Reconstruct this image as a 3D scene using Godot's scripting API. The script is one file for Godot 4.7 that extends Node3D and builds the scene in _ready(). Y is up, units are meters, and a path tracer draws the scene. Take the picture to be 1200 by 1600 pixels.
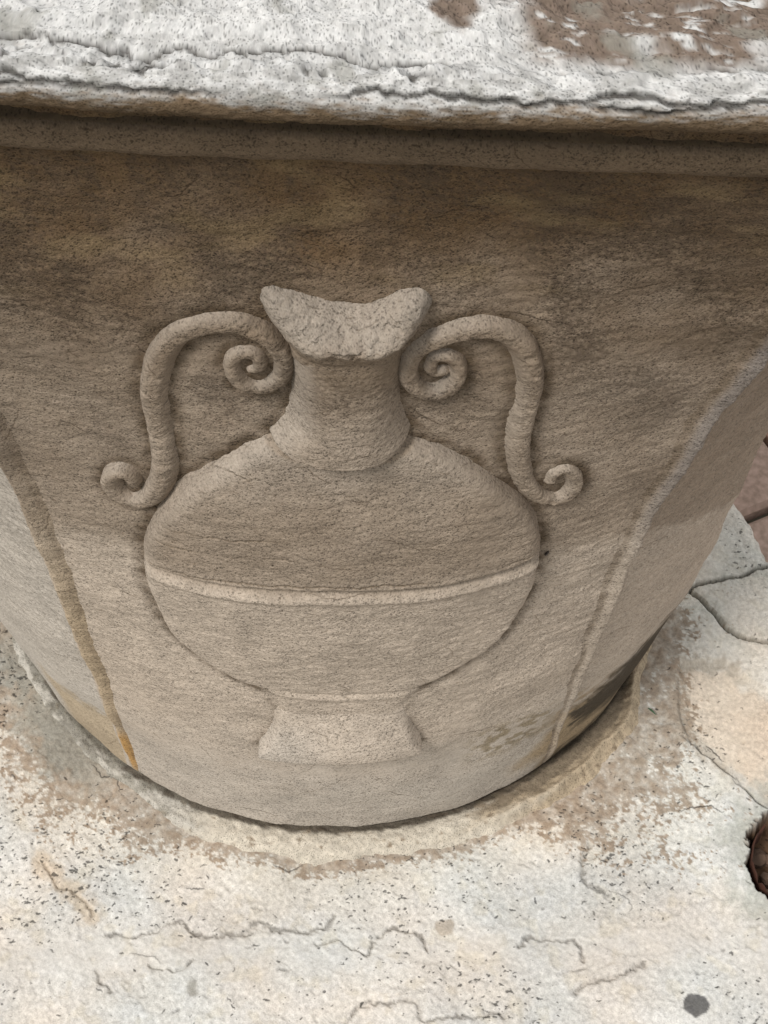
extends Node3D
# A carved stone wellhead with an amphora in relief, standing on worn white stone slabs; seen from above, close.
# Units are metres; the wellhead's axis is x = z = 0, its carved front looks towards +z, the top of the slabs is y = 0.

const PH1 := 0.6335          # azimuth of the ribs that frame the carved panel
const PH2 := 1.0821          # azimuth of the next corner
const BODY_TOP := 0.95

var noise_a := FastNoiseLite.new()   # value about 1 per unit of input
var noise_f := FastNoiseLite.new()   # fractal
var noise_r := FastNoiseLite.new()   # ridged
var noise_c := FastNoiseLite.new()   # another seed

var stone_mat: StandardMaterial3D
var rim_mat: StandardMaterial3D
var slab_mat: StandardMaterial3D
var mortar_mat: StandardMaterial3D

# outlines of the relief on the panel's front elevation: x, height in millimetres
var lip_top: PackedVector2Array
var lip_front: PackedVector2Array
var belly_line: PackedVector2Array
var band_line: PackedVector2Array
var neck_left: PackedVector2Array
var neck_right: PackedVector2Array
var foot_line: PackedVector2Array
var handle_lines: Array = []
var dirt_shade_field: PackedFloat32Array   # distance (m) to the relief's edges, on a coarse grid
const DF_X0 := -0.20
const DF_Y0 := 0.15
const DF_STEP := 0.003
const DF_W := 134
const DF_H := 232


func _ready() -> void:
	# ---------------------------------------------------------------- camera, sky, sun, exposure
	var psi := deg_to_rad(3.262)
	var pitch := deg_to_rad(54.42)
	var roll := deg_to_rad(2.0)
	var right := Vector3(cos(psi), 0, sin(psi))
	var ahead := Vector3(sin(psi), 0, -cos(psi))
	var forward := ahead * cos(pitch) + Vector3.DOWN * sin(pitch)
	var up := Vector3.UP * cos(pitch) + ahead * sin(pitch)
	var cam := Camera3D.new()
	cam.name = "camera"
	cam.fov = 33.01
	cam.near = 0.05
	cam.far = 200.0
	cam.transform = Transform3D(Basis(right * cos(roll) + up * sin(roll), up * cos(roll) - right * sin(roll), -forward), Vector3(-0.0115, 1.6011, 1.1042))
	cam.current = true
	add_child(cam)

	var sky_mat := ProceduralSkyMaterial.new()
	sky_mat.sky_top_color = Color(0.91, 0.915, 0.92)
	sky_mat.sky_horizon_color = Color(0.82, 0.82, 0.81)
	sky_mat.sky_curve = 0.2
	sky_mat.ground_horizon_color = Color(0.5, 0.48, 0.46)
	sky_mat.ground_bottom_color = Color(0.4, 0.38, 0.36)
	sky_mat.sun_angle_max = 0.0
	var sky := Sky.new()
	sky.sky_material = sky_mat
	var env := Environment.new()
	env.background_mode = Environment.BG_SKY
	env.sky = sky
	env.background_energy_multiplier = 0.85
	env.ambient_light_source = Environment.AMBIENT_SOURCE_SKY
	env.tonemap_mode = Environment.TONE_MAPPER_LINEAR
	env.tonemap_exposure = 1.36
	env.sdfgi_enabled = true
	env.ssao_enabled = true
	env.ssil_enabled = true
	var world := WorldEnvironment.new()
	world.name = "world_environment"
	world.environment = env
	add_child(world)

	var sun := DirectionalLight3D.new()
	sun.name = "sun"
	sun.light_energy = 0.7
	sun.light_angular_distance = 14.0
	sun.light_color = Color(1.0, 0.985, 0.965)
	sun.shadow_enabled = true
	sun.look_at_from_position(Vector3(-1.25, 2.2, 1.1), Vector3.ZERO)
	add_child(sun)

	# ---------------------------------------------------------------- shared noise, textures, outlines
	var k := 0
	for n in [noise_a, noise_f, noise_r, noise_c]:
		n.noise_type = FastNoiseLite.TYPE_SIMPLEX_SMOOTH
		n.seed = 11 + 7 * k
		n.frequency = 1.0
		n.fractal_type = [FastNoiseLite.FRACTAL_NONE, FastNoiseLite.FRACTAL_FBM, FastNoiseLite.FRACTAL_RIDGED, FastNoiseLite.FRACTAL_FBM][k]
		n.fractal_octaves = [1, 4, 3, 3][k]
		k += 1
	make_materials()
	make_outlines()

	# ---------------------------------------------------------------- the setting
	make_pavement()
	make_plinth()

	# ---------------------------------------------------------------- the wellhead
	make_wellhead()
	make_small_things()


# ==================================================================== helpers

func tag(o: Node3D, label: String, category: String, group := "") -> void:
	o.set_meta("label", label)
	o.set_meta("category", category)
	if group:
		o.set_meta("group", group)


func put(called: String, mesh: Mesh, mat: Material, parent: Node) -> MeshInstance3D:
	var o := MeshInstance3D.new()
	o.name = called
	o.mesh = mesh
	o.material_override = mat
	parent.add_child(o, true)
	return o


func sstep(a: float, b: float, x: float) -> float:
	var t := clampf((x - a) / (b - a), 0.0, 1.0)
	return t * t * (3.0 - 2.0 * t)


func pts(mm: Array) -> PackedVector2Array:
	var out := PackedVector2Array()
	for i in range(0, mm.size(), 2):
		out.append(Vector2(mm[i], mm[i + 1]) * 0.001)
	return out


func smooth_line(p: PackedVector2Array, closed: bool, per: int) -> PackedVector2Array:
	# Catmull-Rom through the points
	var out := PackedVector2Array()
	var n := p.size()
	var last := n if closed else n - 1
	for i in last:
		var a: Vector2 = p[(i - 1 + n) % n] if closed else p[maxi(i - 1, 0)]
		var b: Vector2 = p[i]
		var c: Vector2 = p[(i + 1) % n]
		var d: Vector2 = p[(i + 2) % n] if closed else p[mini(i + 2, n - 1)]
		for k in per:
			out.append(b.cubic_interpolate(c, a, d, float(k) / per))
	if not closed:
		out.append(p[n - 1])
	return out


func seg_dist2(p: Vector2, a: Vector2, b: Vector2) -> float:
	var ab := b - a
	var t := clampf((p - a).dot(ab) / maxf(ab.length_squared(), 1e-12), 0.0, 1.0)
	return p.distance_squared_to(a + ab * t)


func line_dist(p: Vector2, line: PackedVector2Array) -> float:
	var best := 1e9
	for i in line.size() - 1:
		best = minf(best, seg_dist2(p, line[i], line[i + 1]))
	return sqrt(best)


func poly_dist(p: Vector2, poly: PackedVector2Array) -> float:
	# positive inside
	var best := 1e9
	var inside := false
	var n := poly.size()
	var b := poly[n - 1]
	for i in n:
		var a := poly[i]
		best = minf(best, seg_dist2(p, a, b))
		if (a.y > p.y) != (b.y > p.y) and p.x < (b.x - a.x) * (p.y - a.y) / (b.y - a.y) + a.x:
			inside = not inside
		b = a
	return sqrt(best) if inside else -sqrt(best)


func y_at(line: PackedVector2Array, x: float) -> float:
	# height of a line that runs from left to right
	if x <= line[0].x:
		return line[0].y
	for i in line.size() - 1:
		if x <= line[i + 1].x:
			return lerpf(line[i].y, line[i + 1].y, (x - line[i].x) / maxf(line[i + 1].x - line[i].x, 1e-6))
	return line[line.size() - 1].y


func x_at(line: PackedVector2Array, y: float) -> float:
	# x of a line that runs from top to bottom
	if y >= line[0].y:
		return line[0].x
	for i in line.size() - 1:
		if y >= line[i + 1].y:
			return lerpf(line[i].x, line[i + 1].x, (line[i].y - y) / maxf(line[i].y - line[i + 1].y, 1e-6))
	return line[line.size() - 1].x


func rows_in_threads(task: Callable, rows: int) -> Array:
	# task(first_row, end_row) -> [PackedVector3Array, PackedColorArray, PackedVector2Array]; joined in order
	var chunks := 16
	var results := []
	results.resize(chunks)
	var run := func(c: int) -> void:
		results[c] = task.call(rows * c / chunks, rows * (c + 1) / chunks)
	var id := WorkerThreadPool.add_group_task(run, chunks)
	WorkerThreadPool.wait_for_group_task_completion(id)
	var v := PackedVector3Array()
	var c := PackedColorArray()
	var uv := PackedVector2Array()
	for r in results:
		v.append_array(r[0])
		c.append_array(r[1])
		uv.append_array(r[2])
	return [v, c, uv]


func grid_mesh(data: Array, w: int, h: int, flip: bool, keep := PackedByteArray(), wrap_columns := false) -> ArrayMesh:
	# columns run to the right and rows upwards (or flip); keep[vertex] 0 drops the faces that touch only such vertices
	var v: PackedVector3Array = data[0]
	var normal := PackedVector3Array()
	normal.resize(v.size())
	var sgn := -1.0 if flip else 1.0
	for j in h:
		var up := mini(j + 1, h - 1) * w
		var down := maxi(j - 1, 0) * w
		var at := j * w
		for i in w:
			var l := i - 1
			var r := i + 1
			if wrap_columns:
				l = w - 2 if l < 0 else l
				r = 1 if r > w - 1 else r
			else:
				l = maxi(l, 0)
				r = mini(r, w - 1)
			normal[at + i] = ((v[at + r] - v[at + l]).cross(v[up + i] - v[down + i]) * sgn).normalized()
	var index := PackedInt32Array()
	index.resize((w - 1) * (h - 1) * 6)
	var n := 0
	var check := keep.size() > 0
	for j in h - 1:
		for i in w - 1:
			var a := j * w + i
			var b := a + 1
			var c := a + w
			var d := c + 1
			if check and keep[a] + keep[b] + keep[c] + keep[d] == 0:
				continue
			if flip:
				index[n] = a; index[n + 1] = b; index[n + 2] = c
				index[n + 3] = b; index[n + 4] = d; index[n + 5] = c
			else:
				index[n] = a; index[n + 1] = c; index[n + 2] = b
				index[n + 3] = b; index[n + 4] = c; index[n + 5] = d
			n += 6
	index.resize(n)
	return array_mesh(v, normal, data[1], data[2], index)


func array_mesh(v: PackedVector3Array, normal: PackedVector3Array, c: PackedColorArray, uv: PackedVector2Array, index: PackedInt32Array) -> ArrayMesh:
	if index.size() < v.size() * 4:   # drop vertices that no face uses
		var to := PackedInt32Array()
		to.resize(v.size())
		to.fill(-1)
		var v2 := PackedVector3Array()
		var n2 := PackedVector3Array()
		var c2 := PackedColorArray()
		var u2 := PackedVector2Array()
		for i in index.size():
			var at := index[i]
			if to[at] < 0:
				to[at] = v2.size()
				v2.append(v[at])
				n2.append(normal[at])
				c2.append(c[at])
				u2.append(uv[at])
			index[i] = to[at]
		v = v2
		normal = n2
		c = c2
		uv = u2
	var arrays := []
	arrays.resize(Mesh.ARRAY_MAX)
	arrays[Mesh.ARRAY_VERTEX] = v
	arrays[Mesh.ARRAY_NORMAL] = normal
	arrays[Mesh.ARRAY_COLOR] = c
	arrays[Mesh.ARRAY_TEX_UV] = uv
	arrays[Mesh.ARRAY_INDEX] = index
	var m := ArrayMesh.new()
	m.add_surface_from_arrays(Mesh.PRIMITIVE_TRIANGLES, arrays)
	return m


# ==================================================================== textures

func seamless(w: int, h: int, to_w: int, to_h: int, freq: float, octaves: int, sd: int, ridged := false) -> PackedByteArray:
	var n := FastNoiseLite.new()
	n.noise_type = FastNoiseLite.TYPE_SIMPLEX_SMOOTH
	n.seed = sd
	n.frequency = freq
	n.fractal_type = FastNoiseLite.FRACTAL_RIDGED if ridged else FastNoiseLite.FRACTAL_FBM
	n.fractal_octaves = octaves
	var im := n.get_seamless_image(w, h)
	if w != to_w or h != to_h:
		im.resize(to_w, to_h, Image.INTERPOLATE_CUBIC)
	im.convert(Image.FORMAT_L8)
	return im.get_data()


func stamp(f: PackedByteArray, size: int, x: float, y: float, r: float, value: int) -> void:
	# a soft dark dot, wrapped round the edges, kept where darker than what is there
	var x0 := floori(x - r - 1.0)
	var y0 := floori(y - r - 1.0)
	for j in range(y0, ceili(y + r + 1.0) + 1):
		for i in range(x0, ceili(x + r + 1.0) + 1):
			var cover := clampf(r + 0.5 - Vector2(i - x, j - y).length(), 0.0, 1.0)
			if cover > 0.0:
				var at := posmod(j, size) * size + posmod(i, size)
				f[at] = mini(f[at], int(255.0 - (255 - value) * cover))


func stroke(f: PackedByteArray, size: int, rng: RandomNumberGenerator, x: float, y: float, angle: float, length: float, r: float, value: int, wander: float) -> void:
	var gone := 0.0
	while gone < length:
		var t := gone / length
		stamp(f, size, x, y, r * (0.45 + 0.55 * sin(PI * t)) * rng.randf_range(0.75, 1.2), value)
		var st := maxf(0.7, r * 0.8)
		var turn := angle + rng.randf_range(-wander, wander) * 1.6
		angle += rng.randf_range(-wander, wander) * 0.25
		x += cos(turn) * st
		y += sin(turn) * st
		gone += st


func tex(data: PackedByteArray, size: int, format: Image.Format) -> ImageTexture:
	return ImageTexture.create_from_image(Image.create_from_data(size, size, false, format, data))


func make_materials() -> void:
	# --- the body's stone: fine grain drawn out along the bed, short cracks along it
	var s := 1280
	var rng := RandomNumberGenerator.new()
	rng.seed = 4
	var fine := seamless(1100, s, s, s, 0.14, 3, 21)
	var mid := seamless(960, s, s, s, 0.03, 4, 22)
	var broad := seamless(320, 320, s, s, 0.03, 4, 23)
	var grit := seamless(s, s, s, s, 0.30, 2, 24)
	var mark := PackedByteArray()
	mark.resize(s * s)
	mark.fill(255)
	for i in 420:
		stroke(mark, s, rng, rng.randf() * s, rng.randf() * s, rng.randf_range(-0.22, 0.22), rng.randf_range(4, 26), rng.randf_range(0.4, 0.8), rng.randi_range(80, 180), 0.75)
	for i in 45:
		stroke(mark, s, rng, rng.randf() * s, rng.randf() * s, rng.randf_range(-0.15, 0.15), rng.randf_range(40, 140), rng.randf_range(0.5, 0.9), rng.randi_range(80, 150), 0.5)
	for i in 5200:
		stamp(mark, s, rng.randf() * s, rng.randf() * s, 0.45 + 1.3 * pow(rng.randf(), 3.0), rng.randi_range(70, 175))
	var color := PackedByteArray()
	color.resize(s * s * 3)
	var high := PackedByteArray()
	high.resize(s * s)
	for i in s * s:
		var f := fine[i] - 128.0
		var g := grit[i] - 128.0
		var m := mid[i] - 128.0
		var d := mark[i] / 255.0
		var a := 230.0 + f * 0.12 + m * 0.06 + g * 0.24 + (broad[i] - 128.0) * 0.10
		var low := f * 0.9 + m * 0.3 + g * 1.0
		var sunk := clampf((-58.0 - low) / 42.0, 0.0, 1.0)
		a -= 54.0 * sunk
		if low > 85.0:
			a += 14.0
		a *= 0.42 + 0.58 * d
		color[i * 3] = int(clampf(a, 0, 255))
		color[i * 3 + 1] = int(clampf(a * (0.99 if d > 0.9 else 0.975), 0, 255))
		color[i * 3 + 2] = int(clampf(a * (0.98 if d > 0.9 else 0.945), 0, 255))
		high[i] = int(clampf((138.0 + f * 0.36 + m * 0.16 + g * 0.40 - 42.0 * sunk) * (0.4 + 0.6 * d), 0, 255))
	stone_mat = StandardMaterial3D.new()
	stone_mat.resource_name = "weathered_stone"
	stone_mat.vertex_color_use_as_albedo = true
	stone_mat.albedo_texture = tex(color, s, Image.FORMAT_RGB8)
	stone_mat.heightmap_enabled = true
	stone_mat.heightmap_texture = tex(high, s, Image.FORMAT_L8)
	stone_mat.heightmap_scale = 0.12
	stone_mat.uv1_triplanar = true
	stone_mat.uv1_world_triplanar = true
	stone_mat.uv1_triplanar_sharpness = 3.0
	stone_mat.uv1_scale = Vector3.ONE / 0.6
	stone_mat.uv1_offset = Vector3(0.37, 0.21, 0.13)
	stone_mat.roughness = 0.9
	stone_mat.metallic_specular = 0.3

	# --- the slabs' stone: white with cream and rosy clouds, many small dark pits and hair cracks
	s = 1536
	var cloud := seamless(384, 384, s, s, 0.016, 4, 31)
	var tint := seamless(384, 384, s, s, 0.012, 3, 32)
	var where := seamless(192, 192, s, s, 0.022, 3, 33)
	fine = seamless(s, s, s, s, 0.10, 4, 34)
	grit = seamless(s, s, s, s, 0.36, 2, 35)
	mark = PackedByteArray()
	mark.resize(s * s)
	mark.fill(255)
	var pit := seamless(1100, s, s, s, 0.075, 4, 36)
	var pit2 := seamless(1200, s, s, s, 0.17, 3, 37)
	for i in s * s:
		# small hollows where two noises dip together, in swarms
		var dip := (pit[i] - 128.0) * 0.75 + (pit2[i] - 128.0) * 0.5 + (where[i] - 128.0) * 0.36
		if dip < -66.0:
			mark[i] = int(255.0 - clampf((-66.0 - dip) * 8.0, 0.0, 150.0))
	for i in 700:
		var x := rng.randi_range(0, s - 1)
		var y := rng.randi_range(0, s - 1)
		stroke(mark, s, rng, x, y, rng.randf_range(-0.9, 0.9), rng.randf_range(3, 13), rng.randf_range(0.6, 1.6), rng.randi_range(75, 150), 0.7)
	for i in 30:
		var x := rng.randf() * s
		var y := rng.randf() * s
		stroke(mark, s, rng, x, y, rng.randf_range(-0.6, 0.6), rng.randf_range(25, 120), rng.randf_range(0.6, 1.2), rng.randi_range(90, 170), 0.65)
	color = PackedByteArray()
	color.resize(s * s * 3)
	high = PackedByteArray()
	high.resize(s * s)
	for i in s * s:
		var d := mark[i] / 255.0
		var a := 231.0 + (cloud[i] - 128.0) * 0.10 + (fine[i] - 128.0) * 0.20 + (grit[i] - 128.0) * 0.16
		var warm := clampf((tint[i] - 128.0) / 70.0, -1.0, 1.0)
		a *= 0.22 + 0.78 * d
		color[i * 3] = int(clampf(a * (1.0 + 0.008 * warm), 0, 255))
		color[i * 3 + 1] = int(clampf(a * (0.99 - 0.009 * warm), 0, 255))
		color[i * 3 + 2] = int(clampf(a * (0.978 - 0.022 * warm), 0, 255))
		high[i] = int(clampf((150.0 + (fine[i] - 128.0) * 0.28 + (grit[i] - 128.0) * 0.35) * (0.25 + 0.75 * d), 0, 255))
	slab_mat = StandardMaterial3D.new()
	slab_mat.resource_name = "pitted_white_stone"
	slab_mat.vertex_color_use_as_albedo = true
	slab_mat.albedo_texture = tex(color, s, Image.FORMAT_RGB8)
	slab_mat.heightmap_enabled = true
	slab_mat.heightmap_texture = tex(high, s, Image.FORMAT_L8)
	slab_mat.heightmap_scale = 0.11
	slab_mat.roughness = 0.85
	slab_mat.metallic_specular = 0.3

	# --- mortar: grit only
	s = 512
	fine = seamless(s, s, s, s, 0.08, 4, 41)
	grit = seamless(s, s, s, s, 0.4, 2, 42)
	color = PackedByteArray()
	color.resize(s * s * 3)
	high = PackedByteArray()
	high.resize(s * s)
	for i in s * s:
		var a := 230.0 + (fine[i] - 128.0) * 0.16 + (grit[i] - 128.0) * 0.16
		if grit[i] < 62:
			a -= 60.0
		color[i * 3] = int(clampf(a, 0, 255))
		color[i * 3 + 1] = int(clampf(a * 0.985, 0, 255))
		color[i * 3 + 2] = int(clampf(a * 0.96, 0, 255))
		high[i] = int(clampf(128.0 + (fine[i] - 128.0) * 0.6 + (grit[i] - 128.0) * 0.45, 0, 255))
	mortar_mat = StandardMaterial3D.new()
	mortar_mat.resource_name = "gritty_mortar"
	mortar_mat.vertex_color_use_as_albedo = true
	mortar_mat.albedo_texture = tex(color, s, Image.FORMAT_RGB8)
	mortar_mat.heightmap_enabled = true
	mortar_mat.heightmap_texture = tex(high, s, Image.FORMAT_L8)
	mortar_mat.heightmap_scale = 0.1
	mortar_mat.roughness = 0.95
	mortar_mat.metallic_specular = 0.2

	# --- the rim: the body's stone, bleached and split; colours come from the vertices, relief is coarser
	rim_mat = mortar_mat.duplicate()
	rim_mat.resource_name = "bleached_rim_stone"
	rim_mat.heightmap_scale = 0.11


# ==================================================================== the wellhead's shape

func corner_one(h: float) -> float:
	h = maxf(h, 0.0)
	var over := maxf(0.0, h - 0.5)
	return 0.354 + 0.09 * h + 0.16 * over * sqrt(over)


func rib_drift(h: float) -> float:
	return 0.022 * sstep(0.42, 0.6, h) + 0.022 * sstep(0.6, 0.75, h)


func radius(phi: float, h: float) -> float:
	# round at the foot, an eight-sided plan at the top
	var p := absf(wrapf(phi, -PI, PI))
	if p > PI / 2:
		p = PI - p
	var c1 := corner_one(h)
	var c2 := c1 + 0.024 * sstep(-0.06, 0.24, h)
	var drift := rib_drift(h) if cos(phi) > 0.0 else 0.0
	var on_right := sin(phi) > 0.0
	var ph1 := PH1 + (drift if on_right else 0.0)
	var a1 := -PH1 - (0.0 if on_right else drift)
	var a2 := ph1
	var c1_far := c1 * cos(PH1) / cos(PH1 + drift)   # the right corner, on the panel's plane
	var r1 := c1 if on_right else c1_far
	var r2 := c1_far if on_right else c1
	if p >= PH2:
		a1 = PH2
		a2 = PI - PH2
		r1 = c2
		r2 = c2
	elif p >= ph1:
		a1 = ph1
		a2 = PH2
		r1 = c1_far if on_right else c1
		r2 = c2
	var arc := lerpf(r1, r2, (p - a1) / (a2 - a1))
	var chord := r1 * r2 * sin(a2 - a1) / (r1 * sin(p - a1) + r2 * sin(a2 - p))
	var skew := 1.0 + 0.075 * sin(phi) * sstep(0.80, 0.955, h) if cos(phi) > 0.0 else 1.0   # the top is not quite square to the foot
	return skew * lerpf(arc, chord, minf(1.0, 0.9 * pow(maxf(h, 0.0) / 0.8, 1.4)))


func wear(x: float, h: float) -> float:
	# the worn surface: low swells, then bedding drawn out sideways
	var rough := lerpf(0.35, 1.0, sstep(0.10, 0.30, h))
	return 0.0022 * noise_a.get_noise_2d(x * 9.0, h * 11.0) + rough * (0.0011 * noise_f.get_noise_2d(x * 38.0, h * 70.0) + 0.0006 * noise_f.get_noise_2d(x * 150.0 + 9.0, h * 230.0))


func phi_at(x: float, h: float) -> float:
	var r := radius(0.0, h)
	var phi := 0.0
	for i in 4:
		phi = asin(clampf(x / r, -0.99, 0.99))
		r = radius(phi, h)
	return phi


func dirt_shade_at(x: float, h: float) -> float:
	# nearness (0..1) to the edge of the carving, where dirt and painted shade darken the wall
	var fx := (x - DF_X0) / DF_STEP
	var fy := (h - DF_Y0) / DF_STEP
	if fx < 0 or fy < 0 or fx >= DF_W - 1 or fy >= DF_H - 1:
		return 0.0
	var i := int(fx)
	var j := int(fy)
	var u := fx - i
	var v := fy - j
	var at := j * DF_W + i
	var d := lerpf(lerpf(dirt_shade_field[at], dirt_shade_field[at + 1], u), lerpf(dirt_shade_field[at + DF_W], dirt_shade_field[at + DF_W + 1], u), v)
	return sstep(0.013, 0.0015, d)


func stone_color(x: float, h: float, phi: float, raised: float) -> Color:
	# brown patina deepened with painted shade above a ragged line, washed beige below it; raised edges carry bleaching and painted light
	var n1 := noise_f.get_noise_2d(x * 14.0 + 3.0, h * 14.0)
	var n2 := noise_c.get_noise_2d(x * 45.0, h * 60.0 + 5.0)
	var n3 := noise_c.get_noise_2d(x * 5.0 + 20.0, h * 5.0)
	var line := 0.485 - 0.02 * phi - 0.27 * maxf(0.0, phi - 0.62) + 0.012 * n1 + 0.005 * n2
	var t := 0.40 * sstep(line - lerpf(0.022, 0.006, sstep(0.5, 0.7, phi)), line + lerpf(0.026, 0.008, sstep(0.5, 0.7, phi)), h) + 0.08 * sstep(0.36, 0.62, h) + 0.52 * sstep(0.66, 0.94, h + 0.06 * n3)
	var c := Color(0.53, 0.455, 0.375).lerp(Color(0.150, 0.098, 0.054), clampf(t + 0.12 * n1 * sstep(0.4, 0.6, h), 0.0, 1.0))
	# dark lichen blotches in the upper half, eaten into specks
	var n4 := noise_f.get_noise_2d(x * 210.0, h * 260.0)
	var n5 := noise_c.get_noise_2d(x * 90.0 + 4.0, h * 120.0)
	var lichen := sstep(0.12, 0.42, noise_f.get_noise_2d(x * 10.0 + 50.0, h * 7.0) + 0.4 * n5 + 0.75 * n4 + 0.12 * sstep(0.6, 0.9, h)) * sstep(0.50, 0.82, h) * (1.0 - 0.7 * raised)
	c = c.lerp(Color(0.075, 0.055, 0.038), 0.62 * lichen)
	var soot := maxf(sstep(-0.12, -0.22, x + 0.05 * n1) * 0.8, sstep(0.10, 0.24, x + 0.08 * n1) * 0.7) * sstep(0.66, 0.82, h + 0.05 * n1) * (0.75 + 0.5 * n2)
	var drip := sstep(0.15, 0.45, noise_f.get_noise_2d(x * 26.0, h * 2.5)) * sstep(0.74, 0.93, h + 0.05 * n1)
	c = c.lerp(Color(0.085, 0.062, 0.042), clampf(maxf(0.75 * soot, 0.7 * drip) * sstep(-0.35, 0.25, 0.6 * n4 + 0.6 * n5), 0.0, 0.85) * (1.0 - 0.8 * raised))
	# ochre clouds just under the rim
	var ochre := sstep(0.05, 0.5, noise_c.get_noise_2d(x * 8.0 + 7.0, h * 16.0)) * sstep(0.78, 0.86, h)
	c = c.lerp(Color(0.28, 0.205, 0.11), 0.42 * ochre)
	# the foot: greyer and paler
	c = c.lerp(Color(0.49, 0.455, 0.405), 0.7 * sstep(0.24, 0.05, h + 0.04 * n1))
	# damp olive and black stains low on the right, ochre runs beside the ribs
	var damp := sstep(0.50, 0.62, phi + 0.1 * n1) * sstep(0.165, 0.11, h + 0.04 * n2)
	c = c.lerp(Color(0.36, 0.265, 0.15), 0.8 * damp)
	var black := sstep(0.63, 0.73, phi + 0.10 * n2 + 0.4 * (h - 0.09)) * sstep(1.25, 1.0, phi) * sstep(0.175, 0.130, h + 0.10 * maxf(0.0, 0.85 - phi) + 0.02 * n1 + 0.02 * n2) * sstep(0.030, 0.075, h + 0.015 * n2 + 0.12 * (phi - 0.78))
	black = maxf(black, 0.85 * sstep(0.040, 0.010, h + 0.02 * n2) * sstep(0.55, 0.68, phi) * sstep(1.3, 1.0, phi))
	c = c.lerp(Color(0.055, 0.045, 0.033), 0.93 * black)
	var olive := sstep(0.08, 0.4, n2 + 0.25) * sstep(0.3, 0.4, phi) * sstep(0.62, 0.54, phi) * sstep(0.19, 0.16, h) * sstep(0.10, 0.13, h)
	c = c.lerp(Color(0.25, 0.20, 0.12), 0.75 * olive)
	# the face left of the left rib, painted paler as if lit, with an ochre foot
	if phi < -0.66:
		c = c.lerp(Color(0.50, 0.475, 0.43), 0.65)
		c = c.lerp(Color(0.46, 0.37, 0.25), 0.8 * sstep(0.135, 0.11, h + 0.02 * n2) * sstep(-0.95, -0.85, phi))
	# bleached high spots, and light painted on the upper-left sides
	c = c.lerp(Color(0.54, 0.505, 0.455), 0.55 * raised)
	var calm := lerpf(0.4, 1.0, sstep(0.08, 0.3, h))
	return c * (1.0 + calm * (0.05 * n2 + 0.10 * n5 + 0.16 * n4))


func surface_point(x: float, h: float, out: float) -> Vector3:
	var phi := phi_at(x, h)
	var r := radius(phi, h) + out
	return Vector3(sin(phi) * r, h, cos(phi) * r)


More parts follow.
